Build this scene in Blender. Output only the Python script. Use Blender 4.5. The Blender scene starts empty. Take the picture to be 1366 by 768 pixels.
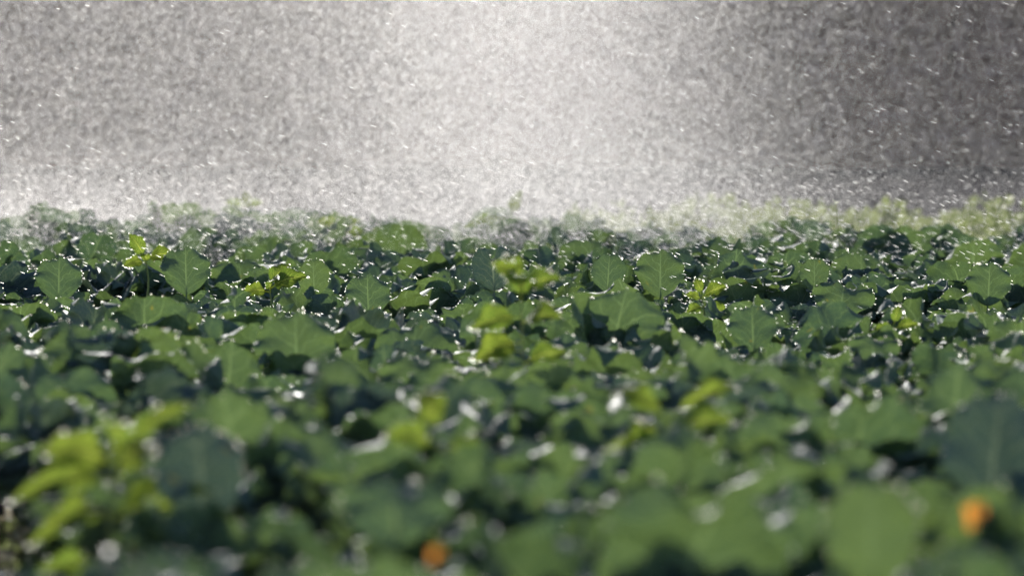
import bpy, math, random
import numpy as np
from mathutils import Vector, Matrix, Euler

R = math.radians
rng = np.random.default_rng(11)
random.seed(11)
sc = bpy.context.scene
col = sc.collection

# ------------------------------------------------------------------ camera
CAM_H, FPX, HOR = 1.3, 7589.0, 100.0        # eye height (m), focal length in photo pixels, horizon row of the photo
cam = bpy.data.cameras.new('camera')
cam.lens, cam.sensor_width, cam.clip_end = 200.0, 36.0, 3000.0
cam.dof.use_dof = True
cam.dof.focus_distance = 22.0
cam.dof.aperture_fstop = 2.9
cam.dof.aperture_blades = 0
cam_o = bpy.data.objects.new('camera', cam)
cam_o.location = (0, 0, CAM_H)
cam_o.rotation_euler = (math.pi / 2 - math.atan((384 - HOR) / FPX), 0, 0)
col.objects.link(cam_o)
sc.camera = cam_o

# ------------------------------------------------------------------ light
SUN_EL, SUN_AZ = R(23), R(-10)              # ahead of the camera, a little to the left
world = bpy.data.worlds.new('World')
sc.world = world
world.use_nodes = True
wn = world.node_tree
bg = wn.nodes['Background']
sky = wn.nodes.new('ShaderNodeTexSky')
sky.sky_type = 'NISHITA'
sky.sun_disc = False
sky.sun_elevation = SUN_EL
sky.sun_rotation = SUN_AZ
wn.links.new(sky.outputs[0], bg.inputs[0])
bg.inputs[1].default_value = 0.15
sun = bpy.data.lights.new('sun', 'SUN')
sun.energy, sun.angle, sun.color = 5.0, R(0.5), (1.0, 0.97, 0.92)
sun_o = bpy.data.objects.new('sun', sun)
sdir = Vector((math.sin(SUN_AZ) * math.cos(SUN_EL), math.cos(SUN_AZ) * math.cos(SUN_EL), math.sin(SUN_EL)))
sun_o.rotation_euler = sdir.to_track_quat('Z', 'Y').to_euler()
col.objects.link(sun_o)
sc.view_settings.view_transform = 'Standard'
sc.view_settings.look = 'None'
sc.view_settings.gamma = 1.0
sc.view_settings.exposure = 0.32
sc.view_settings.use_curve_mapping = False
sc.render.engine = 'CYCLES'
sc.cycles.use_denoising = True
sc.cycles.denoiser = 'OPENIMAGEDENOISE'
sc.cycles.denoising_prefilter = 'FAST'
sc.cycles.denoising_input_passes = 'RGB_ALBEDO_NORMAL'
sc.cycles.max_bounces = 4
sc.cycles.diffuse_bounces = 3
sc.cycles.transmission_bounces = 4
sc.cycles.sample_clamp_indirect = 10.0
sc.cycles.use_adaptive_sampling = True
sc.cycles.adaptive_threshold = 0.02


def spot(px, py, d):
    """world point seen at photo pixel (px, py) when it stands d metres away"""
    return Vector(((px - 683) / FPX * d, d, CAM_H - (py - HOR) / FPX * d))


# ------------------------------------------------------------------ materials
class Nodes:
    def __init__(self, name):
        self.m = bpy.data.materials.new(name)
        self.m.use_nodes = True
        self.t = self.m.node_tree
        self.t.nodes.clear()
        self.out = self.t.nodes.new('ShaderNodeOutputMaterial')

    def n(self, kind, **kw):
        x = self.t.nodes.new(kind)
        for k, v in kw.items():
            setattr(x, k, v)
        return x

    def set(self, sock, v):
        if isinstance(v, bpy.types.NodeSocket):
            self.t.links.new(v, sock)
        elif v is not None:
            if isinstance(v, (tuple, list)) and len(v) == 3 and sock.type == 'RGBA':
                v = (*v, 1)
            sock.default_value = v

    def math(self, op, a, b=None, c=None, clamp=False):
        x = self.n('ShaderNodeMath', operation=op, use_clamp=clamp)
        for i, v in enumerate((a, b, c)):
            if v is not None:
                self.set(x.inputs[i], v)
        return x.outputs[0]

    def mix(self, f, a, b):
        x = self.n('ShaderNodeMix', data_type='RGBA')
        self.set(x.inputs[0], f)
        self.set(x.inputs[6], a)
        self.set(x.inputs[7], b)
        return x.outputs[2]

    def smooth(self, v, lo, hi):
        x = self.n('ShaderNodeMapRange', interpolation_type='SMOOTHSTEP')
        self.set(x.inputs[0], v)
        self.set(x.inputs[1], lo)
        self.set(x.inputs[2], hi)
        return x.outputs[0]

    def noise(self, scale, detail=3.0, vec=None, rough=0.5):
        x = self.n('ShaderNodeTexNoise')
        x.inputs['Scale'].default_value = scale
        x.inputs['Detail'].default_value = detail
        x.inputs['Roughness'].default_value = rough
        if vec is not None:
            self.t.links.new(vec, x.inputs['Vector'])
        return x.outputs[0]

    def math_vec(self, uv, rnd):
        x = self.n('ShaderNodeVectorMath', operation='ADD')
        c = self.n('ShaderNodeCombineXYZ')
        self.t.links.new(self.math('MULTIPLY', rnd, 37.0), c.inputs[0])
        self.t.links.new(self.math('MULTIPLY', rnd, 91.0), c.inputs[1])
        self.t.links.new(uv, x.inputs[0])
        self.t.links.new(c.outputs[0], x.inputs[1])
        return x.outputs[0]

    def principled(self, **kw):
        p = self.n('ShaderNodeBsdfPrincipled')
        for k, v in kw.items():
            self.set(p.inputs[k.replace('_', ' ')], v)
        return p

    def bump(self, h, strength, dist):
        b = self.n('ShaderNodeBump')
        b.inputs['Strength'].default_value = strength
        b.inputs['Distance'].default_value = dist
        self.t.links.new(h, b.inputs['Height'])
        return b.outputs[0]

    def done(self, shader):
        self.t.links.new(shader, self.out.inputs[0])
        return self.m


def leaf_material(name, wax, green, glow, glow_b, vein, vein_glow, trans, rough, nveins=5.2, coat=0.02, spots=(0.16, 0.15, 0.05), spots_glow=(0.30, 0.26, 0.04)):
    N = Nodes(name)
    uv = N.n('ShaderNodeUVMap').outputs[0]
    sep = N.n('ShaderNodeSeparateXYZ')
    N.t.links.new(uv, sep.inputs[0])
    u, v = sep.outputs[0], sep.outputs[1]
    rnd = N.n('ShaderNodeObjectInfo').outputs['Random']
    warp = N.noise(4.0, 2.0, uv)
    su = N.math('SUBTRACT', N.math('MULTIPLY', u, 2.0), 1.0)
    a = N.math('ABSOLUTE', su)
    side = N.math('MULTIPLY', N.math('GREATER_THAN', su, 0.0), 0.45)
    # midrib
    mw = N.math('MULTIPLY_ADD', v, -0.045, 0.058)
    mid = N.math('SUBTRACT', 1.0, N.smooth(N.math('DIVIDE', a, mw), 0.55, 1.25))
    # side veins running outward and up
    tt = N.math('SUBTRACT', v, N.math('MULTIPLY', N.math('POWER', a, 0.85), 0.42))
    tt = N.math('MULTIPLY_ADD', tt, nveins, N.math('MULTIPLY_ADD', warp, 1.7, side))
    tt = N.math('ADD', tt, N.math('MULTIPLY', rnd, 3.0))
    fr = N.math('ABSOLUTE', N.math('SUBTRACT', N.math('FRACT', tt), 0.5))
    lw = N.math('MULTIPLY_ADD', a, -0.045, 0.066)
    lat = N.math('SUBTRACT', 1.0, N.smooth(N.math('DIVIDE', fr, lw), 0.4, 1.3))
    lat = N.math('MULTIPLY', lat, N.math('SUBTRACT', 1.0, N.smooth(a, 0.72, 1.0)))
    vor = N.n('ShaderNodeTexVoronoi', feature='DISTANCE_TO_EDGE')
    vor.inputs['Scale'].default_value = 15.0
    N.t.links.new(uv, vor.inputs['Vector'])
    net = N.math('MULTIPLY', N.math('SUBTRACT', 1.0, N.smooth(vor.outputs[0], 0.01, 0.07)), 0.36)
    vm = N.math('MAXIMUM', N.math('MAXIMUM', mid, N.math('MULTIPLY', lat, 0.85)), net, clamp=True)
    mott = N.noise(9.0, 4.0, uv, 0.6)
    fac = N.math('ADD', N.math('MULTIPLY', rnd, 0.75), N.math('MULTIPLY', mott, 0.45), clamp=True)
    spot_n = N.noise(3.2, 4.0, N.math_vec(uv, rnd), 0.6)
    sick = N.math('MULTIPLY', N.smooth(spot_n, 0.66, 0.74), 0.8)
    base = N.mix(sick, N.mix(vm, N.mix(fac, wax, green), vein), spots)
    tcol = N.mix(sick, N.mix(vm, N.mix(fac, glow, glow_b), vein_glow), spots_glow)
    h = N.math('ADD', N.math('MULTIPLY', vm, -1.0), N.math('MULTIPLY', N.noise(13.0, 3.0, uv), 1.1))
    nrm = N.bump(h, 0.55, 0.006)
    p = N.principled(Base_Color=base, Roughness=N.math('MULTIPLY_ADD', mott, 0.22, rough - 0.08), Normal=nrm)
    p.inputs['Coat Weight'].default_value = coat
    p.inputs['Coat Roughness'].default_value = 0.2
    p.inputs['Specular IOR Level'].default_value = 0.10
    p.inputs['Coat IOR'].default_value = 1.4
    tr = N.n('ShaderNodeBsdfTranslucent')
    N.set(tr.inputs[0], tcol)
    mx = N.n('ShaderNodeMixShader')
    mx.inputs[0].default_value = trans
    N.t.links.new(p.outputs[0], mx.inputs[1])
    N.t.links.new(tr.outputs[0], mx.inputs[2])
    return N.done(mx.outputs[0])


M = {}
M['leaf'] = leaf_material('cabbage_leaf', (0.108, 0.150, 0.158), (0.115, 0.168, 0.118), (0.040, 0.080, 0.032), (0.112, 0.168, 0.033),
                          (0.17, 0.22, 0.17), (0.165, 0.24, 0.075), 0.46, 0.52)
M['dark_leaf'] = leaf_material('dark_cabbage_leaf', (0.080, 0.110, 0.135), (0.085, 0.120, 0.125), (0.035, 0.065, 0.035), (0.055, 0.09, 0.035),
                               (0.15, 0.19, 0.17), (0.15, 0.19, 0.10), 0.35, 0.46)
M['weed_leaf'] = leaf_material('weed_leaf', (0.10, 0.16, 0.03), (0.12, 0.17, 0.025), (0.08, 0.155, 0.02), (0.15, 0.215, 0.02),
                               (0.22, 0.28, 0.08), (0.5, 0.55, 0.10), 0.6, 0.45, 7.0)
M['pale_weed'] = leaf_material('pale_weed_leaf', (0.10, 0.14, 0.05), (0.11, 0.15, 0.04), (0.12, 0.155, 0.06), (0.155, 0.18, 0.07),
                               (0.2, 0.25, 0.12), (0.4, 0.45, 0.18), 0.55, 0.5, 7.0)
M['orange_leaf'] = leaf_material('withered_leaf', (0.30, 0.11, 0.03), (0.34, 0.14, 0.03), (0.75, 0.28, 0.04), (0.8, 0.34, 0.05),
                                 (0.35, 0.2, 0.08), (0.7, 0.4, 0.12), 0.6, 0.5, 7.0)
M['petal'] = leaf_material('pale_petal', (0.7, 0.7, 0.6), (0.75, 0.74, 0.62), (0.85, 0.83, 0.7), (0.85, 0.83, 0.68),
                           (0.7, 0.7, 0.55), (0.8, 0.8, 0.6), 0.55, 0.5, 5.0, 0.0)


def plain(name, c1, c2, scale, rough=0.6, trans=0.0, bump=0.3, dist=0.01):
    N = Nodes(name)
    co = N.n('ShaderNodeTexCoord').outputs['Object']
    nz = N.noise(scale, 6.0, co, 0.6)
    c = N.mix(N.smooth(nz, 0.3, 0.7), c1, c2)
    p = N.principled(Base_Color=c, Roughness=rough, Specular_IOR_Level=0.5 if rough < 0.7 else 0.0, Normal=N.bump(nz, bump, dist))
    if not trans:
        return N.done(p.outputs[0])
    tr = N.n('ShaderNodeBsdfTranslucent')
    N.set(tr.inputs[0], c)
    mx = N.n('ShaderNodeMixShader')
    mx.inputs[0].default_value = trans
    N.t.links.new(p.outputs[0], mx.inputs[1])
    N.t.links.new(tr.outputs[0], mx.inputs[2])
    return N.done(mx.outputs[0])


M['stem'] = plain('cabbage_stem', (0.12, 0.17, 0.09), (0.17, 0.22, 0.12), 30, 0.45)
M['weed_stem'] = plain('weed_stem', (0.16, 0.2, 0.05), (0.2, 0.23, 0.07), 40, 0.45)
M['soil'] = plain('soil', (0.035, 0.026, 0.02), (0.075, 0.056, 0.044), 3.0, 0.75, 0, 0.8, 0.05)
M['far_soil'] = plain('far_soil', (0.030, 0.027, 0.029), (0.046, 0.042, 0.044), 1.2, 1.0, 0, 0.6, 0.08)
M['straw'] = plain('straw', (0.42, 0.36, 0.24), (0.6, 0.55, 0.42), 20, 0.35, 0.3)
M['bark'] = plain('bark', (0.06, 0.05, 0.045), (0.1, 0.085, 0.075), 8, 0.85)
M['tree_leaf'] = plain('tree_leaf', (0.30, 0.20, 0.19), (0.38, 0.265, 0.25), 0.9, 0.8, 0.25)


def water_material(name, rough):
    N = Nodes(name)
    g = N.n('ShaderNodeBsdfGlass')
    g.inputs['Roughness'].default_value = rough
    g.inputs['IOR'].default_value = 1.33
    return N.done(g.outputs[0])




def spray_material(name):
    N = Nodes(name)
    g = N.n('ShaderNodeBsdfGlass')
    g.inputs['Roughness'].default_value = 0.6
    g.inputs['IOR'].default_value = 1.33
    t = N.n('ShaderNodeBsdfTranslucent')
    N.set(t.inputs[0], (0.88, 0.86, 0.855))
    mx = N.n('ShaderNodeMixShader')
    mx.inputs[0].default_value = 0.85
    N.t.links.new(g.outputs[0], mx.inputs[1])
    N.t.links.new(t.outputs[0], mx.inputs[2])
    return N.done(mx.outputs[0])


M['spray'] = spray_material('spray_water')
M['drop'] = water_material('drop_water', 0.4)
M['bead'] = water_material('bead_water', 0.5)

# ------------------------------------------------------------------ mesh helpers


def new_obj(name, me, parent=None, loc=(0, 0, 0), rot=(0, 0, 0), scale=1.0):
    o = bpy.data.objects.new(name, me)
    o.location, o.rotation_euler = loc, rot
    o.scale = (scale,) * 3 if isinstance(scale, (int, float)) else scale
    if parent is not None:
        o.parent = parent
    col.objects.link(o)
    return o


def mesh_np(name, verts, quads, mat, uvs=None, smooth=True):
    """verts (n,3), quads (m,k), uvs per vertex"""
    me = bpy.data.meshes.new(name)
    verts = np.asarray(verts, np.float32)
    quads = np.asarray(quads, np.int32)
    k = quads.shape[1]
    me.vertices.add(len(verts))
    me.vertices.foreach_set('co', verts.ravel())
    me.loops.add(quads.size)
    me.loops.foreach_set('vertex_index', quads.ravel())
    me.polygons.add(len(quads))
    me.polygons.foreach_set('loop_start', np.arange(0, quads.size, k, dtype=np.int32))
    me.polygons.foreach_set('use_smooth', np.full(len(quads), smooth))
    if uvs is not None:
        ul = me.uv_layers.new(name='UVMap')
        ul.data.foreach_set('uv', np.asarray(uvs, np.float32)[quads.ravel()].ravel())
    me.update(calc_edges=True)
    me.validate()
    if mat:
        me.materials.append(mat)
    return me


def tube(points, radii, seg=6):
    pts = [Vector(p) for p in points]
    V, F = [], []
    for i, p in enumerate(pts):
        t = (pts[min(i + 1, len(pts) - 1)] - pts[max(i - 1, 0)]).normalized()
        a = t.orthogonal().normalized() if i == 0 else (a - t * a.dot(t)).normalized()
        b = t.cross(a)
        for s in range(seg):
            th = 2 * math.pi * s / seg
            V.append(p + (a * math.cos(th) + b * math.sin(th)) * radii[i])
    for i in range(len(pts) - 1):
        for s in range(seg):
            s2 = (s + 1) % seg
            F.append((i * seg + s, i * seg + s2, (i + 1) * seg + s2, (i + 1) * seg + s))
    return [tuple(v) for v in V], F


def tube_mesh(name, points, radii, mat, seg=6):
    v, f = tube(points, radii, seg)
    return mesh_np(name, v, f, mat, [(0.5, 0.2)] * len(v))


RAW = {}


def leaf_mesh(name, seed, mat, L=0.27, W=0.25, pet=0.14, a0=70, a1=25, cup=0.25, wave=0.028, nwave=3.0,
              notch=0.0, twist=0.0, nu=13, nv=15, pointed=False, tooth=0.0, quilt=0.006, widest=0.54, side_bend=0.0, rim_curl=0.004):
    """one leaf with its stalk; base at the origin, growing along +Y and +Z. Returns mesh and the rim points."""
    r = np.random.default_rng(seed)
    us = np.concatenate([np.linspace(-0.9, 0.9, nu - 2)])
    us = np.concatenate([[-1.0], us, [1.0]])
    vs = np.concatenate([np.linspace(0, 0.96, nv - 1), [1.0]])
    ph = r.uniform(0, 6.28, 8)
    k_ = W / 0.25
    tot = pet + L
    # spine by integration
    S = np.linspace(0, tot, 40)
    ang = np.radians(a0 + (a1 - a0) * np.clip(S / tot, 0, 1) ** 1.5)
    ds = S[1] - S[0]
    sy = np.concatenate([[0], np.cumsum(np.cos(ang[:-1]) * ds)])
    sz = np.concatenate([[0], np.cumsum(np.sin(ang[:-1]) * ds)])
    V, UV, rim = [], [], []
    for v in vs:
        if pointed:
            hw = (math.sin(math.pi * min(1, v ** 0.72)) ** 0.9) if 0 < v < 1 else 0.0
        elif v < widest:
            x = v / widest
            hw = 0.10 + 0.90 * math.sin(x * math.pi / 2) ** 0.72
        else:
            hw = 1.0
        hw = max(hw, 0.05)
        for u in us:
            w = hw * W / 2
            edge = abs(u) ** 3
            tt_ = 0.0 if pointed else min(1.0, max(0.0, (v - widest) / (1 - widest)))
            fe = 1 + (1 - tt_) * edge * (0.04 * math.sin(9 * v + ph[0] + (2 if u > 0 else 0)) + tooth * math.sin(v * 50)
                             + 0.035 * math.sin(23 * v + ph[5] * (1 if u > 0 else 1.7)))
            w *= fe
            vv = v
            if not pointed and v > widest:                       # rounded top: square grid bent onto a disc
                t = (v - widest) / (1 - widest)
                w = W / 2 * (1 - 0.27 * t ** 2.4) * fe
                lobe = 1 + 0.02 * math.sin(6 * u + ph[4]) * t + 0.022 * math.sin(17 * u + ph[6]) * t * t
                vv = widest + (1 - widest) * t * (1 - 0.29 * abs(u) ** 2.4) * lobe
                vv -= notch * math.exp(-(abs(u) / 0.27) ** 1.5) * t * t
            s = pet + L * vv
            yy, zz = np.interp(s, S, sy), np.interp(s, S, sz)
            an = np.interp(s, S, ang)
            n = np.array([0, -math.sin(an), math.cos(an)])   # upper face normal
            x = u * w
            uu = x / (W / 2)
            off = cup * uu * uu * W / 2
            off += wave * uu * uu * math.sin(nwave * 2 * math.pi * v + ph[1] + (1.7 if u > 0 else 0) * 1.3)
            off += 0.5 * wave * math.sin(4.2 * u + 5 * v + ph[2]) * hw
            off += 0.009 * k_ * edge * math.sin(24 * v + ph[3] * (1 if u > 0 else 1.4) + 2 * math.sin(7 * v)) * hw
            if v > 0.8:
                vk = ((v - 0.8) / 0.2) ** 2
                off += 0.012 * k_ * vk * math.sin(8 * uu + ph[6])
                s_add = 0.005 * k_ * vk * math.sin(13 * u + ph[7])
                x += 0.0
            else:
                s_add = 0.0
            tq = (v - 0.42 * abs(u) ** 0.85) * 6.5
            off += quilt * abs(math.sin(math.pi * tq)) * (1 - edge)
            off -= 0.010 * k_ * math.exp(-(u / 0.13) ** 2) * (1 - 0.7 * v)
            if abs(u) == 1.0 or v == 1.0:
                off -= rim_curl
            p = np.array([x + side_bend * v * v, yy + s_add * math.cos(an), zz + s_add * math.sin(an)]) + n * off
            if twist:
                th = twist * v
                p = np.array([p[0] * math.cos(th) - p[2] * 0.0 * math.sin(th), p[1] + p[0] * math.sin(th), p[2]])
            V.append(p)
            UV.append(((u + 1) / 2, v))
            if (abs(u) == 1.0 and v > 0.3) or v == 1.0:
                rim.append(p)
    nc = len(us)
    F = []
    for i in range(len(vs) - 1):
        for j in range(nc - 1):
            F.append((i * nc + j, i * nc + j + 1, (i + 1) * nc + j + 1, (i + 1) * nc + j))
    # stalk under the blade: a tapering rib
    pts, rad = [], []
    for s in np.linspace(0, pet + 0.22 * L, 9):
        an = np.interp(s, S, ang)
        q = np.array([0, np.interp(s, S, sy), np.interp(s, S, sz)]) - np.array([0, -math.sin(an), math.cos(an)]) * 0.012 * (1 if not pointed else 0.3)
        f = s / (pet + 0.22 * L)
        q[0] += side_bend * max(0, (s - pet) / L) ** 2
        if twist:
            q[1] += 0
        pts.append(q)
        rad.append((0.008 * (1 - f) + 0.0018) * (W / 0.25))
    tv, tf = tube(pts, rad, 5)
    k = len(V)
    V += [np.array(p) for p in tv]
    UV += [(0.5, 0.1)] * len(tv)
    F += [tuple(k + i for i in f) for f in tf]
    me = mesh_np(name, V, F, mat, UV)
    RAW[me.name] = (np.array(V), np.array(F), np.array(UV))
    return me, np.array(rim)


def tag(o, label=None, cat=None, group=None, kind=None):
    for k, v in (('label', label), ('category', cat), ('group', group), ('kind', kind)):
        if v:
            o[k] = v
    return o


# ------------------------------------------------------------------ setting: ground, far soil, trees
def ground():
    n = 120
    g = np.sinh(np.linspace(-1, 1, n) * 4.2) / math.sinh(4.2) * 1400
    X, Y = np.meshgrid(g, g + 20)
    Z = np.zeros_like(X)
    near = np.exp(-((Y - 16) / 30) ** 2)
    Z += 0.015 * np.sin(X * 7.0) * near + 0.01 * np.sin(Y * 5.3 + X * 2) * near - 0.02
    V = np.stack([X, Y, Z], -1).reshape(-1, 3)
    idx = np.arange(n * n).reshape(n, n)
    F = np.stack([idx[:-1, :-1], idx[:-1, 1:], idx[1:, 1:], idx[1:, :-1]], -1).reshape(-1, 4)
    tag(new_obj('ground', mesh_np('ground', V, F, M['soil'])), kind='structure')
    # pale trodden strip of bare earth between the crop and the trees
    nx, ny = 60, 30
    X, Y = np.meshgrid(np.linspace(-30, 30, nx), np.linspace(42, 79, ny))
    Z = 0.02 + 0.02 * np.sin(Y * 2.1 + 0.3 * np.sin(X)) + rng.normal(0, 0.012, X.shape)
    V = np.stack([X, Y, Z + 0.02], -1).reshape(-1, 3)
    idx = np.arange(nx * ny).reshape(ny, nx)
    F = np.stack([idx[:-1, :-1], idx[:-1, 1:], idx[1:, 1:], idx[1:, :-1]], -1).reshape(-1, 4)
    tag(new_obj('bare_path', mesh_np('bare_path', V, F, M['far_soil'])), kind='structure')


ground()


def tree_meshes(k):
    r = np.random.default_rng(100 + k)
    H, RX = r.uniform(5.2, 6.4), r.uniform(1.5, 1.9)
    n = 6500
    d = r.normal(size=(n, 3))
    d /= np.linalg.norm(d, axis=1)[:, None]
    rad = r.uniform(0.55, 1.0, n)[:, None]
    zz = r.uniform(0, 1, n) ** 1.15
    prof = np.clip(1 - zz ** 3, 0.02, 1) ** 0.6
    th = r.uniform(0, 2 * math.pi, n)
    c = np.stack([np.cos(th) * RX * prof * rad[:, 0], np.sin(th) * RX * 0.8 * prof * rad[:, 0], zz * H], 1)
    lump = np.sin(c[:, 0] * 3 + k) * np.sin(c[:, 2] * 2.6 + 2 * k) * np.sin(c[:, 1] * 3.1)
    c += d * (lump[:, None] * 0.28)
    c = c[c[:, 2] > 0.03]
    n = len(c)
    a = r.normal(size=(n, 3)); a /= np.linalg.norm(a, axis=1)[:, None]
    b = np.cross(a, r.normal(size=(n, 3))); b /= np.linalg.norm(b, axis=1)[:, None]
    s = r.uniform(0.07, 0.16, n)[:, None]
    V = np.stack([c + a * s, c + b * s * 0.6, c - a * s, c - b * s * 0.6], 1).reshape(-1, 3)
    F = np.arange(4 * n).reshape(n, 4)
    crown = mesh_np('crown', V, F, M['tree_leaf'], None, False)
    v, f = tube([(0, 0, -0.1), (0.05, 0, 1.2), (-0.04, 0.05, 2.6), (0.05, 0, H * 0.75)], [0.16, 0.13, 0.1, 0.03], 8)
    for q in range(6):
        th = q * 1.05 + k
        z0 = 1.0 + 0.5 * q
        bv, bf = tube([(0, 0, z0), (math.cos(th) * 0.6, math.sin(th) * 0.5, z0 + 0.6), (math.cos(th) * 1.2, math.sin(th) * 0.9, z0 + 1.0)], [0.06, 0.04, 0.012], 5)
        o = len(v)
        v += bv
        f += [tuple(o + i for i in x) for x in bf]
    return crown, mesh_np('trunk', v, f, M['bark'])


TM = [tree_meshes(k) for k in range(4)]
ti = 0
for row, (yy, step, off) in enumerate(((80.5, 2.1, 0.0), (83.5, 2.3, 1.1), (86.5, 2.5, 0.4))):
    n = 5
    for i in range(-n, n + 1):
        t = new_obj('hedge_tree', None, None, (i * step + off + random.uniform(-0.3, 0.3), yy + random.uniform(-0.5, 0.5), 0),
                    (0, 0, random.uniform(0, 6.28)), random.uniform(0.92, 1.12))
        tag(t, 'dark brown leafy tree in the blurred hedge behind the water spray', 'tree', 'blurred dark trees behind the spray')
        cm, tm = TM[ti % 4]
        ti += 1
        new_obj('crown', cm, t)
        new_obj('trunk', tm, t)

# ------------------------------------------------------------------ cabbage leaves (shared meshes)
LV = {'outer': [], 'mid': [], 'inner': [], 'dark': [], 'curl': []}
for i in range(6):
    LV['outer'].append(leaf_mesh('outer_leaf', 20 + i, M['leaf'], L=0.27 + 0.012 * (i % 3), W=0.27 + 0.015 * (i % 4), pet=0.17, a0=74 - 3 * i, a1=46 - 13 * (i % 3),
                                 cup=0.15 + 0.08 * (i % 3), wave=0.03, nwave=2.0 + 0.5 * i, side_bend=0.03 * (-1) ** i))
for i in range(7):
    LV['mid'].append(leaf_mesh('mid_leaf', 40 + i, M['leaf'], L=0.28, W=0.25 + 0.02 * (i % 3), pet=0.14, a0=88 - 2 * i, a1=76 - 7 * (i % 4),
                               cup=0.22 - 0.1 * (i % 3), wave=0.026 + 0.004 * (i % 2), nwave=2.0 + 0.6 * i, side_bend=0.025 * (-1) ** i))
for i in range(3):
    LV['inner'].append(leaf_mesh('inner_leaf', 60 + i, M['leaf'], L=0.24, W=0.19, pet=0.09, a0=88, a1=74 + 8 * i, cup=0.55, wave=0.03, nwave=2.5, nu=11, nv=13))
for i in range(3):
    LV['dark'].append(leaf_mesh('dark_leaf', 70 + i, M['dark_leaf'], L=0.24, W=0.20, pet=0.12, a0=80 - 6 * i, a1=40 - 14 * i, cup=0.5, wave=0.035, nwave=3.0))
for i in range(2):
    LV['curl'].append(leaf_mesh('curled_leaf', 80 + i, M['dark_leaf'], L=0.25, W=0.16, pet=0.1, a0=84, a1=60, cup=1.3, wave=0.05, nwave=4.0 + i, nu=15, nv=17))
STEM = tube_mesh('stem', [(0, 0, -0.03), (0.005, 0, 0.06), (0, 0.005, 0.16)], [0.03, 0.026, 0.018], M['stem'], 7)
BEADS = []           # rim droplets in world space: (points, radius)


def add_leaf(parent, pool, idx, az, tilt, scale, roll=0.0, z=0.03, bead=0.5, name='leaf'):
    me, rim = pool[idx % len(pool)]
    rot = Euler((tilt, roll, az), 'XYZ')
    o = new_obj(name, me, parent, (-math.sin(az) * 0.02, math.cos(az) * 0.02, z), rot, scale)
    pm = Matrix.LocRotScale(parent.location, parent.rotation_euler, parent.scale)
    mw = np.array(pm @ Matrix.LocRotScale(o.location, rot, o.scale))
    keep = rng.random(len(rim)) < bead
    if keep.any():
        p = rim[keep]
        BEADS.append(p @ mw[:3, :3].T + mw[:3, 3])
    return o


def cabbage(x, y, size, kind, group='cabbages growing in the field'):
    root = new_obj('cabbage_plant', None, None, (x, y, 0.0), (0, 0, random.uniform(0, 6.28)), size)
    tag(root, None, 'cabbage', group)
    new_obj('stem', STEM, root)
    near = 0.14 if y < 16 else (0.35 if y < 26 else 0.12)
    a = random.uniform(0, 6.28)
    no, nm, ni = (5, 7, 2)
    if kind == 'bushy':
        no, nm, ni = (4, 8, 2)
    for i in range(no):
        a += 6.283 / no + random.uniform(-0.25, 0.25)
        add_leaf(root, LV['outer'], random.randrange(6), a, random.uniform(-0.2, 0.15), random.uniform(0.82, 1.05), random.uniform(-0.25, 0.25), 0.06, near)
    a += 0.5
    for i in range(nm):
        a += 6.283 / nm + random.uniform(-0.3, 0.3)
        pool = 'dark' if (kind == 'dark' or random.random() < 0.2) else 'mid'
        add_leaf(root, LV[pool], random.randrange(7), a, random.uniform(-0.45, 0.12), random.uniform(0.78, 1.06), random.uniform(-0.3, 0.3), 0.10, near)
    for i in range(ni):
        a += 6.283 / ni + random.uniform(-0.4, 0.4)
        pool = 'curl' if (kind == 'dark' or random.random() < 0.3) else 'inner'
        add_leaf(root, LV[pool], random.randrange(3), a, random.uniform(-0.1, 0.2), random.uniform(0.8, 1.05), random.uniform(-0.15, 0.15), 0.13, near)
    return root


ORD = ['', 'first', 'second', 'third', 'fourth', 'fifth', 'sixth', 'seventh', 'eighth', 'ninth', 'tenth', 'eleventh', 'twelfth', 'thirteenth',
       'fourteenth', 'fifteenth', 'sixteenth', 'seventeenth', 'eighteenth', 'nineteenth', 'twentieth']
TENS = {2: 'twenty', 3: 'thirty', 4: 'forty', 5: 'fifty'}


def ordinal(n):
    if n <= 20:
        return ORD[n]
    if n % 10 == 0:
        return TENS[n // 10][:-1] + 'ieth'
    return TENS[n // 10] + '-' + ORD[n % 10]


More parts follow.
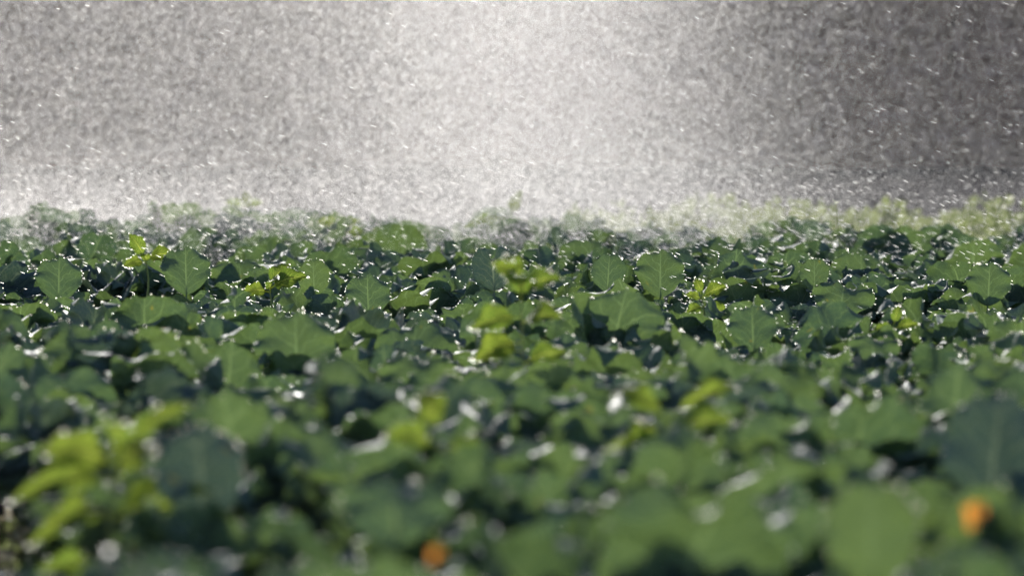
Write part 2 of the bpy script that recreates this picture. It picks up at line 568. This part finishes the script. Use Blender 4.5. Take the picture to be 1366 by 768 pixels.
# leaves the photograph shows sharply, standing up and turned to the camera: pixel centre, pixel width, distance, variant
SHOW = [
    (662, 358, 58, 22.3, 'notch', 'cabbage with a tall notched heart-shaped leaf upright at the middle of the picture'),
    (881, 366, 66, 22.6, 'fan', 'cabbage with one big upright fan-shaped leaf right of the middle weed'),
    (248, 362, 66, 23.0, 'fan', 'cabbage with a large rounded upright leaf below the toothed yellow sprig'),
    (75, 374, 62, 22.6, 'fan', 'cabbage with two broad leaves near the left edge beside the yellow sprig'),
    (1088, 368, 40, 22.8, 'oval', 'cabbage with a small dark oval leaf standing high on the right'),
    (1118, 402, 84, 21.0, 'wide', 'cabbage with a very wide low arched leaf under the small oval one'),
    (492, 396, 60, 21.5, 'fan', 'cabbage with a pale-veined leaf turned to the camera beside the gap of brown litter'),
    (420, 372, 44, 22.6, 'oval', 'cabbage with a round bead-rimmed leaf right of the yellow-green leaves'),
    (1318, 380, 60, 22.0, 'fan', 'cabbage with a broad sunlit leaf close to the right edge'),
    (808, 366, 46, 22.6, 'oval', 'cabbage with an oval leaf just left of the big fan leaf'),
    (1008, 440, 66, 19.2, 'fan', 'cabbage with a veined upright leaf right of the small yellow sprout'),
    (396, 470, 108, 17.6, 'fan', 'cabbage with a big soft-focus leaf standing left of the middle'),
    (1165, 470, 70, 18.0, 'wide', 'cabbage with a soft-focus wide leaf on the right below the arched leaf'),
    (1310, 610, 140, 12.3, 'dusk', 'cabbage with a big dark blurred leaf near the right edge above the orange leaf'),
    (1165, 722, 130, 9.9, 'oval', 'cabbage with a bright green blurred leaf at the bottom right'),
    (520, 690, 150, 10.6, 'wide', 'cabbage with a wide blurred leaf at the bottom middle'),
    (275, 640, 120, 11.8, 'dusk', 'cabbage with a blurred grey-green leaf beside the tall yellow weed'),
    (560, 505, 100, 16.2, 'wide', 'cabbage with a wide pale blurred leaf left below the middle weed'),
]
SV = {
    'fan': leaf_mesh('fan_leaf', 301, M['leaf'], L=0.26, W=0.27, pet=0.16, a0=92, a1=66, cup=0.10, wave=0.02, nwave=2.2, widest=0.58, nu=17, nv=19),
    'oval': leaf_mesh('oval_leaf', 302, M['leaf'], L=0.25, W=0.22, pet=0.18, a0=90, a1=76, cup=0.14, wave=0.012, nwave=1.4, widest=0.55, nu=15, nv=17),
    'wide': leaf_mesh('wide_leaf', 303, M['leaf'], L=0.19, W=0.30, pet=0.17, a0=88, a1=40, cup=0.16, wave=0.03, nwave=2.0, widest=0.6, nu=17, nv=17),
    'dusk': leaf_mesh('dusky_leaf', 305, M['dark_leaf'], L=0.25, W=0.22, pet=0.18, a0=90, a1=70, cup=0.25, wave=0.02, nwave=1.8, widest=0.55, nu=15, nv=17),
    'notch': leaf_mesh('notched_leaf', 304, M['dark_leaf'], L=0.27, W=0.25, pet=0.18, a0=92, a1=84, cup=0.22, wave=0.01, nwave=1.4, widest=0.52, notch=0.42, nu=21, nv=21),
}
HEIGHT = {'dusk': 0.30, 'fan': 0.29, 'oval': 0.30, 'wide': 0.255, 'notch': 0.31}      # blade centre above the leaf base
WIDTH = {'dusk': 0.22, 'fan': 0.27, 'oval': 0.22, 'wide': 0.30, 'notch': 0.25}

plants = []
GAP = lambda x, y: 8.0 < y < 14.4 and x < -0.062 * y - 0.06
for (px, py, wpx, d, var, lab) in SHOW:
    c = spot(px, py, d)
    s = wpx / FPX * d / WIDTH[var]
    base_z = c.z - HEIGHT[var] * s
    root = cabbage(c.x, d + 0.06, 0.86, 'plain')
    root['label'] = lab
    root['hero'] = 1
    rz = -root.rotation_euler.z + random.uniform(-0.15, 0.15)
    o = add_leaf(root, [SV[var]], 0, rz, 0.0, s / 0.86, random.uniform(-0.1, 0.1), base_z / 0.86, 0.5)
    plants.append((c.x, d + 0.06, root, True))

c = spot(147, 330, 24.4)
root = cabbage(c.x, 24.4, 1.18, 'dark')
root['label'] = 'dark curly cabbage head rising behind the toothed yellow sprig'
root['hero'] = 1
plants.append((c.x, 24.4, root, True))
FIELD_FAR = lambda x: 30.9 - 0.5 * max(0.0, x)
row = 0
y = 8.5
while y < 31.2:
    half = 0.090 * y + 0.22
    step = 0.60
    n = int(math.ceil(half / step)) + 1
    off = (row % 2) * 0.5 * step + random.uniform(-0.06, 0.06)
    for i in range(-n, n + 1):
        x = i * step + off + random.uniform(-0.07, 0.07)
        yy = y + random.uniform(-0.12, 0.12)
        if abs(x) > half or GAP(x, yy) or yy > FIELD_FAR(x):
            continue
        if any(h and (x - hx) ** 2 + (yy - hy) ** 2 < 0.33 ** 2 for hx, hy, _, h in plants):
            continue
        # keep the view of the sharp leaves free
        size = random.uniform(0.92, 1.14) * (1.03 if yy < 14 else 1.0)
        if any(h and abs(x - hx * yy / hy) < 0.28 and 0.3 < hy - yy < 1.6 for hx, hy, _, h in plants):
            size = random.uniform(0.78, 0.86)
        kd = random.choices(['plain', 'bushy', 'dark'], [0.5, 0.36, 0.14])[0]
        if yy > 29:
            size *= 1.08 if x < 0.3 else 1.0
        root = cabbage(x, yy, size, kd)
        root['kd'] = kd
        plants.append((x, yy, root, False))
    y += 0.585 + random.uniform(-0.02, 0.02)
    row += 1

# labels: row from the camera, place in the row
rows = {}
for x, yy, root, h in plants:
    if not h:
        rows.setdefault(int((yy - 8.2) / 0.585), []).append((x, root))
for k, key in enumerate(sorted(rows)):
    state = 'blurred' if key < 15 else ('sharp' if key < 30 else 'spray-veiled')
    for j, (x, root) in enumerate(sorted(rows[key], key=lambda t: t[0])):
        look = {'plain': 'green', 'bushy': 'bushy green', 'dark': 'dark blue-green'}[root['kd']]
        root['label'] = '%s %s cabbage, %s from the left in the %s row from the camera' % (state, look, ordinal(j + 1), ordinal(k + 1))
        del root['kd']
for _, _, root, h in plants:
    if h:
        del root['hero']
print('PLANTS', len(plants))

# the same crop going on beyond both edges of the picture, as one mass
mv, mf, mu, base = [], [], [], 0
yy = 8.4
while yy < 30.5:
    for sgn in (-1, 1):
        for q in range(2):
            x = sgn * (0.090 * yy + 0.42 + 0.55 * q + random.uniform(-0.06, 0.06))
            if sgn < 0 and yy < 14.4 and q == 0:
                continue
            pm = Matrix.LocRotScale(Vector((x, yy + random.uniform(-0.1, 0.1), 0)), Euler((0, 0, random.uniform(0, 6.28))), Vector((1, 1, 1)) * random.uniform(0.9, 1.1))
            for i in range(11):
                pool = LV['outer'] if i < 4 else LV['mid']
                V, F, UV = RAW[pool[random.randrange(len(pool))][0].name]
                lm = np.array(pm @ Matrix.LocRotScale(Vector((0, 0, 0.06 if i < 4 else 0.1)), Euler((random.uniform(-0.3, 0.12), random.uniform(-0.25, 0.25), i * 2.4)),
                                                      Vector((1, 1, 1)) * random.uniform(0.8, 1.05)))
                mv.append(V @ lm[:3, :3].T + lm[:3, 3])
                mf.append(F + base)
                mu.append(UV)
                base += len(V)
    yy += 0.62
o = new_obj('crop_foliage', mesh_np('crop_foliage', np.concatenate(mv), np.concatenate(mf), M['leaf'], np.concatenate(mu)))
tag(o, 'mass of cabbage leaves going on past both edges of the picture', 'crop', None, 'stuff')

# ------------------------------------------------------------------ weeds, withered leaves, blossoms
WL = {
    'weed': [leaf_mesh('weed_leaf', 400 + i, M['weed_leaf'], L=0.12, W=0.078, pet=0.025, a0=50 - 12 * i, a1=-5 - 15 * i, cup=0.3, wave=0.008, nwave=2,
                       pointed=True, tooth=0.05, nu=9, nv=27, quilt=0.002, rim_curl=0.001) for i in range(3)],
    'long': [leaf_mesh('long_leaf', 420 + i, M['weed_leaf'], L=0.17, W=0.05, pet=0.03, a0=62 - 15 * i, a1=10 - 55 * i, cup=0.35, wave=0.008, nwave=2,
                       pointed=True, nu=9, nv=15, quilt=0.002, rim_curl=0.001) for i in range(2)],
    'pale': [leaf_mesh('pale_leaf', 430 + i, M['pale_weed'], L=0.12, W=0.06, pet=0.025, a0=60 - 15 * i, a1=15 - 25 * i, cup=0.3, wave=0.01, nwave=2,
                       pointed=True, tooth=0.1, nu=9, nv=13, quilt=0.002, rim_curl=0.001) for i in range(2)],
    'orange': [leaf_mesh('orange_leaf', 440, M['orange_leaf'], L=0.085, W=0.06, pet=0.01, a0=70, a1=40, cup=0.5, wave=0.012, nwave=2, nu=9, nv=13, rim_curl=0.001)],
}
PETAL = leaf_mesh('petal', 450, M['petal'], L=0.02, W=0.016, pet=0.004, a0=40, a1=15, cup=0.3, wave=0.001, nu=7, nv=9, quilt=0.0, rim_curl=0.0)[0]


def weed(label, top, ground_z, leaves, mat=M['weed_stem'], rad=0.006, bend=0.03, name='weed', cat='weed', bead=0.3):
    """top: world point of the tip; leaves: (pool, index, height along the stem 0..1, azimuth deg, tilt, scale)"""
    x, yy, z = top
    root = new_obj(name, None, None, (x, yy, ground_z))
    tag(root, label, cat)
    H = z - ground_z
    pts = [(bend * math.sin(2.6 * t), 0.3 * bend * math.sin(3 * t + 1), H * t) for t in np.linspace(0, 1, 7)]
    new_obj('stem', tube_mesh('weed_stem', pts, [rad * (1.1 - 0.75 * t) for t in np.linspace(0, 1, 7)], mat), root)
    for pool, idx, t, az, tilt, s in leaves:
        me, rim = WL[pool][idx % len(WL[pool])]
        p = (bend * math.sin(2.6 * t), 0.3 * bend * math.sin(3 * t + 1), H * t)
        eu = Euler((tilt, -0.95 * math.sin(R(az)), R(az)), 'YXZ')
        o = new_obj('leaf', me, root, p, (0, 0, 0), s)
        o.rotation_mode = 'YXZ'
        o.rotation_euler = eu
        mw = np.array(Matrix.LocRotScale(root.location, root.rotation_euler, None) @ Matrix.LocRotScale(Vector(p), eu, Vector((s, s, s))))
        keep = rng.random(len(rim)) < bead
        if keep.any():
            BEADS.append(rim[keep] @ mw[:3, :3].T + mw[:3, 3])
    return root


# az: 0 points away from the camera, 90 to the left, -90 to the right, 180 to the camera
weed('tall yellow-green weed standing blurred in the middle of the picture', spot(690, 372, 16.2), 0.12,
     [('weed', 0, 0.98, 20, 0.3, 0.8), ('weed', 1, 0.95, -100, 0.1, 0.95), ('weed', 1, 0.80, -120, -0.1, 1.1), ('weed', 2, 0.82, 95, -0.25, 1.1), ('weed', 2, 0.70, 110, -0.35, 1.15),
      ('weed', 2, 0.66, 70, -0.2, 1.0), ('weed', 1, 0.6, -60, 0, 1.0), ('weed', 0, 0.9, 170, 0, 1.1), ('weed', 2, 0.55, 150, -0.3, 1.15), ('weed', 1, 0.98, 100, 0.4, 0.8),
      ('weed', 1, 0.5, -130, -0.2, 1.0), ('long', 1, 0.45, 60, -0.2, 1.1)], bend=0.015)
weed('big yellow-green leafy weed leaning over the bare gap at lower left', spot(172, 592, 12.0), 0.0,
     [('long', 0, 0.98, -50, 0.0, 1.0), ('weed', 1, 0.92, 85, 0.0, 1.2), ('long', 1, 0.85, 100, -0.3, 1.3), ('long', 1, 0.72, 125, -0.4, 1.3),
      ('weed', 1, 0.7, -100, 0, 1.2), ('long', 0, 0.75, -85, -0.3, 1.3), ('weed', 2, 0.5, 160, -0.2, 1.1), ('weed', 0, 0.97, 170, 0, 1.0),
      ('long', 1, 0.5, 95, -0.3, 1.1), ('weed', 1, 0.85, -20, 0.2, 1.2), ('weed', 2, 0.4, -60, 0, 1.0)], rad=0.009, bend=-0.04)
weed('toothed yellow-green sprig poking above the sharp leaves at left', spot(188, 343, 23.2), 0.3,
     [('weed', 0, 0.99, 60, 0.75, 0.85), ('weed', 1, 0.97, -85, 0.0, 0.95), ('weed', 1, 0.93, 95, -0.35, 0.7), ('weed', 0, 0.9, 180, 0.0, 0.6)])
weed('two bright yellow-green leaves lying low left of centre', spot(352, 380, 21.6), 0.25,
     [('weed', 0, 0.98, -30, 0.2, 0.95), ('weed', 1, 0.95, -88, 0.15, 1.15), ('weed', 1, 0.9, 92, -0.2, 0.8), ('weed', 0, 0.9, -140, 0.1, 0.8)])
weed('small yellow-green sprout with oval leaves right of the fan leaf', spot(930, 392, 21.0), 0.2,
     [('weed', 0, 0.99, 20, 0.6, 0.5), ('weed', 1, 0.96, -85, 0.25, 0.75), ('weed', 1, 0.93, 90, 0.1, 0.5), ('weed', 2, 0.86, -110, -0.4, 0.75), ('weed', 2, 0.84, 120, -0.3, 0.6), ('weed', 2, 0.72, 100, -0.5, 0.7)])
weed('tiny yellow sprout between dark leaves on the right', spot(1186, 432, 19.0), 0.2,
     [('weed', 0, 0.99, -20, 0.7, 0.5), ('weed', 1, 0.95, -90, 0.0, 0.6), ('weed', 1, 0.92, 90, -0.1, 0.55), ('weed', 2, 0.85, 180, -0.2, 0.5)])
weed('blurred curly yellow-green weed right of the lower middle', spot(885, 552, 13.2), 0.1,
     [('long', 1, 0.99, -60, 0.2, 1.0), ('long', 1, 0.95, 40, 0.1, 1.1), ('weed', 2, 0.85, 130, -0.2, 1.3), ('weed', 1, 0.9, -110, 0, 1.2), ('long', 1, 0.8, 100, -0.2, 1.1), ('weed', 2, 0.7, -150, -0.3, 1.2)])
weed('blurred yellow tip of a weed below the middle weed', spot(572, 575, 12.6), 0.1,
     [('weed', 0, 0.99, 10, 0.3, 0.9), ('weed', 1, 0.93, 90, 0, 0.9), ('weed', 2, 0.9, -120, -0.1, 0.9)])
weed('pale green sprig veiled by spray left of centre', spot(450, 303, 29.0), 0.3,
     [('weed', 1, 0.99, 80, 0.1, 0.9), ('weed', 1, 0.99, -80, 0.2, 0.8), ('weed', 0, 0.95, 0, 0.4, 0.6)])
weed('pale drooping sprig veiled by spray beside the pale green one', spot(486, 312, 28.4), 0.3,
     [('weed', 2, 0.99, 80, 0.0, 0.8), ('weed', 2, 0.97, -90, 0.1, 0.8), ('weed', 2, 0.92, 150, 0, 0.8)])
weed('long grass-like shoot reaching left out of the spray at centre', spot(676, 288, 30.0), 0.3,
     [('long', 0, 0.9, 88, -0.62, 1.5), ('pale', 0, 0.99, -30, 0.6, 1.1)])
weed('pale weed tip catching light in the far misty left', spot(322, 276, 31.5), 0.3,
     [('weed', 1, 0.99, 85, 0.1, 0.8), ('weed', 1, 0.99, -85, 0.1, 0.8), ('pale', 0, 0.9, 0, 0.2, 1.0)])

for (px, py, d, s, lab) in ((1292, 692, 10.0, 0.62, 'blurred orange withered leaf near the lower right corner'),
                            (575, 744, 9.4, 0.36, 'small blurred orange withered leaf at the bottom edge'),
                            (62, 705, 12.6, 0.12, 'tiny glowing orange leaf scrap on the yellow weed')):
    p = spot(px, py, d)
    me, rim = WL['orange'][0]
    o = new_obj('withered_leaf', me, None, (p.x, p.y, p.z - 0.04 * s), (0.1, 0.3, R(-35)), s)
    tag(o, lab, 'leaf')

FLOWERS = [(1115, 273, 25.0, 1.2, 'single white blossom hanging in the spray above the right field'),
           (820, 311, 25.0, 1.2, 'white blossom bright in the mist right of centre'),
           (1348, 268, 29.5, 1.4, 'cream blossom on the skyline of the field at the right edge'),
           (1340, 278, 31.5, 1.0, 'pale blossom just below the cream one at the right edge'),
           (1328, 277, 31.8, 0.9, 'pale blossom left of the cream one at the right'),
           (1361, 291, 31.0, 1.0, 'white blossom cut by the right edge of the picture'),
           (1251, 299, 27.0, 1.2, 'soft white blossom in the pale weeds on the right'),
           (1276, 330, 26.0, 1.0, 'round white blossom above the right cabbages, left of its pair'),
           (1296, 330, 26.0, 1.0, 'round white blossom above the right cabbages, right of its pair'),
           (1160, 345, 24.6, 1.0, 'white winged blossom among the sharp leaves on the right'),
           (1305, 358, 24.0, 1.2, 'ragged white blossom low on the right over broad leaves')]
for (px, py, d, s, lab) in FLOWERS:
    p = spot(px, py, d)
    root = new_obj('blossom', None, None, (p.x, p.y, 0.3))
    tag(root, lab, 'blossom', 'white blossoms among the weeds')
    H = p.z - 0.3
    new_obj('stalk', tube_mesh('stalk', [(0.01, 0.02, 0), (0.02, 0, H * 0.5), (0, 0, H)], [0.003, 0.002, 0.0015], M['weed_stem'], 5), root)
    for k in range(4):
        new_obj('petal', PETAL, root, (0, 0, H), (random.uniform(-0.2, 0.5), 0, k * 1.57 + random.uniform(-0.3, 0.3)), s * random.uniform(0.8, 1.15))

# ------------------------------------------------------------------ ground cover: pale weeds beyond the crop, straw in the gap


def leaf_mass(name, pts, size, mat, label, cat, flat=0.0):
    n = len(pts)
    a = rng.normal(size=(n, 3)); a[:, 2] = np.abs(a[:, 2]) * (1 - flat) + 0.2 * (1 - flat)
    a /= np.linalg.norm(a, axis=1)[:, None]
    b = np.cross(a, rng.normal(size=(n, 3))); b /= np.linalg.norm(b, axis=1)[:, None]
    c = np.cross(a, b)
    s = size * rng.uniform(0.6, 1.4, n)[:, None]
    w = 0.45
    V = np.stack([pts, pts + a * s * 0.5 + b * s * w, pts + a * s + c * s * 0.2, pts + a * s * 0.5 - b * s * w], 1).reshape(-1, 3)
    F = np.arange(4 * n).reshape(n, 4)
    uv = np.tile(np.array([(0.5, 0), (1, 0.5), (0.5, 1), (0, 0.5)]), (n, 1))
    o = new_obj(name, mesh_np(name, V, F, mat, uv, False))
    tag(o, label, cat, None, 'stuff')
    return o


n = 26000
px = rng.uniform(-3.6, 3.9, n)
py = rng.uniform(28.5, 36.0, n)
edge = 31.0 - 0.5 * np.maximum(0, px) + 0.3 * np.sin(px * 5)
hgt = 0.42 + 0.07 * np.sin(px * 3.1 + py) + 0.06 * np.sin(px * 7.7 - py * 2)
hgt *= np.where(px < 0.3, 0.6, 1.0)
ok = (py > edge)
pz = hgt * rng.uniform(0.1, 1.0, n) ** 0.6
leaf_mass('weed_cover', np.stack([px, py, pz], 1)[ok], 0.055, M['pale_weed'], 'pale yellow-green weeds growing beyond the cabbages', 'weeds')

n = 700
pts = np.stack([rng.uniform(-1.45, -0.8, n), rng.uniform(14.0, 16.5, n), rng.uniform(0.0, 0.05, n)], 1)
leaf_mass('straw_litter', pts, 0.035, M['straw'], 'sunlit straw scraps on the bare soil at the lower left corner', 'straw', 0.7)
n = 350
pts = np.stack([rng.uniform(-1.45, -0.8, n), rng.uniform(14.0, 16.5, n), rng.uniform(0.0, 0.08, n)], 1)
leaf_mass('seedling_cover', pts, 0.04, M['pale_weed'], 'small green seedlings on the soil at the lower left corner', 'seedlings')

# ------------------------------------------------------------------ water: beads on rims, spray, flying drops


def points_object(name, co, radius, mat, label, cat):
    me = bpy.data.meshes.new(name)
    me.vertices.add(len(co))
    me.vertices.foreach_set('co', np.asarray(co, np.float32).ravel())
    at = me.attributes.new('drop_radius', 'FLOAT', 'POINT')
    at.data.foreach_set('value', np.asarray(radius, np.float32))
    me.materials.append(mat)
    o = new_obj(name, me)
    g = bpy.data.node_groups.new(name + '_points', 'GeometryNodeTree')
    g.interface.new_socket('Geometry', in_out='INPUT', socket_type='NodeSocketGeometry')
    g.interface.new_socket('Geometry', in_out='OUTPUT', socket_type='NodeSocketGeometry')
    i, q = g.nodes.new('NodeGroupInput'), g.nodes.new('NodeGroupOutput')
    mp = g.nodes.new('GeometryNodeMeshToPoints')
    na = g.nodes.new('GeometryNodeInputNamedAttribute')
    na.data_type = 'FLOAT'
    na.inputs[0].default_value = 'drop_radius'
    sm = g.nodes.new('GeometryNodeSetMaterial')
    sm.inputs['Material'].default_value = mat
    g.links.new(i.outputs[0], mp.inputs['Mesh'])
    g.links.new(na.outputs[0], mp.inputs['Radius'])
    g.links.new(mp.outputs[0], sm.inputs[0])
    g.links.new(sm.outputs[0], q.inputs[0])
    o.modifiers.new('points', 'NODES').node_group = g
    tag(o, label, cat, None, 'stuff')
    return o


bp = np.concatenate(BEADS)
bp = bp + rng.normal(0, 0.0015, bp.shape) + np.array([0, 0, 0.001])
bp = np.concatenate([bp, bp[rng.random(len(bp)) < 0.5] + rng.normal(0, 0.006, (1, 3))])
brad = rng.uniform(0.0011, 0.0026, len(bp))
fat = rng.random(len(bp)) < 0.013
brad[fat] = rng.uniform(0.0035, 0.006, fat.sum())
points_object('rim_droplets', bp, brad, M['bead'], 'tiny water beads lining the leaf rims', 'droplets')
print('BEADS', len(bp))


def sig(t):
    return 1 / (1 + np.exp(-t))


def optical(x, z):
    """spray thickness across the sheet of falling water: dense fan at the middle, thinner left, almost clear right, low splash mist"""
    core = 0.76 * np.exp(-((x - 0.05) / 0.85) ** 2)
    left = 0.42 * sig((0.9 - x) / 0.35) * (0.55 + 0.45 * sig((x + 2.2) / 0.5))
    right = 0.34 * np.exp(-((x - 0.9) / 0.75) ** 2) * np.exp(-np.maximum(0, z - 0.6) / 0.5)
    thin = 0.012
    low = (0.75 * sig((-1.7 - x) / 0.35) + 0.16 * sig((1.1 - x) / 0.3) + 0.05) * np.exp(-np.maximum(0, z - 0.55) / 0.19)
    return (core + left + right + thin + low) * (0.55 + 0.45 * sig((z - 0.62) / 0.06))


SX, SZ = 3.5, (0.25, 2.9)
area = 2 * SX * (SZ[1] - SZ[0])


def sample_spray(share, r0, spread, y0, y1, extra=None):
    omax = 2.4
    n = int(share * omax * area / (math.pi * r0 * r0))
    x = rng.uniform(-SX, SX, n)
    z = rng.uniform(SZ[0], SZ[1], n)
    keep = rng.random(n) * omax < optical(x, z)
    x, z = x[keep], z[keep]
    y = y0 + (y1 - y0) * (rng.random(len(x)) + rng.random(len(x))) / 2
    rr = r0 * np.exp(rng.normal(0, spread, len(x))) * math.exp(-spread ** 2)
    return np.stack([x * y / 29.5, y, z], 1), rr


fine, fr = sample_spray(0.42, 0.00115, 0.25, 26.3, 34.5)
big, br = sample_spray(0.09, 0.0022, 0.22, 27.0, 33.0)
nm = 200000                                  # low mist of the smallest drops hugging the far crop
my = rng.uniform(25.0, 36.0, nm)
mx_ = rng.uniform(-0.105, 0.105, nm) * my
mz = 0.36 + rng.exponential(0.13, nm)
keep = rng.random(nm) < (0.18 + 0.55 * sig((1.0 - mx_) / 0.35) + 0.27 * sig((-1.4 - mx_) / 0.3)) * sig((my - 26.5) / 0.9)
mist = np.stack([mx_, my, mz], 1)[keep]
fine = np.concatenate([fine, mist])
fr = np.concatenate([fr, rng.uniform(0.0007, 0.0011, len(mist))])
nt = 380000                                   # thin veil of the finest drops across the whole width
ty = rng.uniform(28.0, 40.0, nt)
thin = np.stack([rng.uniform(-0.11, 0.11, nt) * ty, ty, rng.uniform(0.25, 2.9, nt)], 1)
fine = np.concatenate([fine, thin])
fr = np.concatenate([fr, rng.uniform(0.0008, 0.0012, nt)])
pts = np.concatenate([fine, big])
print('SPRAY', len(fine), len(big))
points_object('water_spray', pts, np.concatenate([fr, br]), M['spray'], 'sunlit curtain of sprinkler spray falling behind the sharp cabbages', 'spray')

# larger drawn-out drops flying down to the right through the focused zone
n = 5200
x = np.concatenate([rng.uniform(-2.6, 2.7, int(n * 0.75)), rng.uniform(0.5, 2.7, n - int(n * 0.75))])
y = rng.uniform(21.8, 29.0, n)
z = 0.34 + rng.exponential(0.22, n)
hi = rng.random(n) < 0.06
z[hi] = rng.uniform(0.4, 1.8, hi.sum())
y[hi] = rng.uniform(20.5, 24.5, hi.sum())
ok = (np.abs(x) < 0.1 * y)
ok &= hi | ~((y < 24.3) & (rng.random(n) < 0.75))
x, y, z = x[ok], y[ok], z[ok]
n = len(x)
dirs = np.stack([np.ones(n), rng.normal(0, 0.12, n), -0.36 + rng.normal(0, 0.10, n)], 1)
dirs /= np.linalg.norm(dirs, axis=1)[:, None]
up = np.cross(dirs, np.array([0.0, 1, 0])); up /= np.linalg.norm(up, axis=1)[:, None]
sd = np.cross(dirs, up)
ln = rng.uniform(0.008, 0.0145, n)[:, None]
rd = rng.uniform(0.0009, 0.0017, n)[:, None]
c = np.stack([x, y, z], 1)
ring = []
for t, rr in ((-0.6, 0.75), (0.0, 1.0), (0.6, 0.75)):
    for k in range(5):
        th = 2 * math.pi * k / 5
        ring.append(c + dirs * ln * t + (up * math.cos(th) + sd * math.sin(th)) * rd * rr)
V = np.stack([c - dirs * ln] + ring + [c + dirs * ln], 1)
F = []
for k in range(5):
    k2 = (k + 1) % 5
    F.append((0, 1 + k2, 1 + k)); F.append((16, 11 + k, 11 + k2))
    for lv in range(2):
        a, b = 1 + lv * 5, 6 + lv * 5
        F.append((a + k, a + k2, b + k2)); F.append((a + k, b + k2, b + k))
F = (np.arange(n)[:, None, None] * 17 + np.array(F)[None]).reshape(-1, 3)
o = new_obj('flying_drops', mesh_np('flying_drops', V.reshape(-1, 3), F, M['drop']))
tag(o, 'bright drawn-out water drops flying over the sharp cabbages', 'water drops', None, 'stuff')
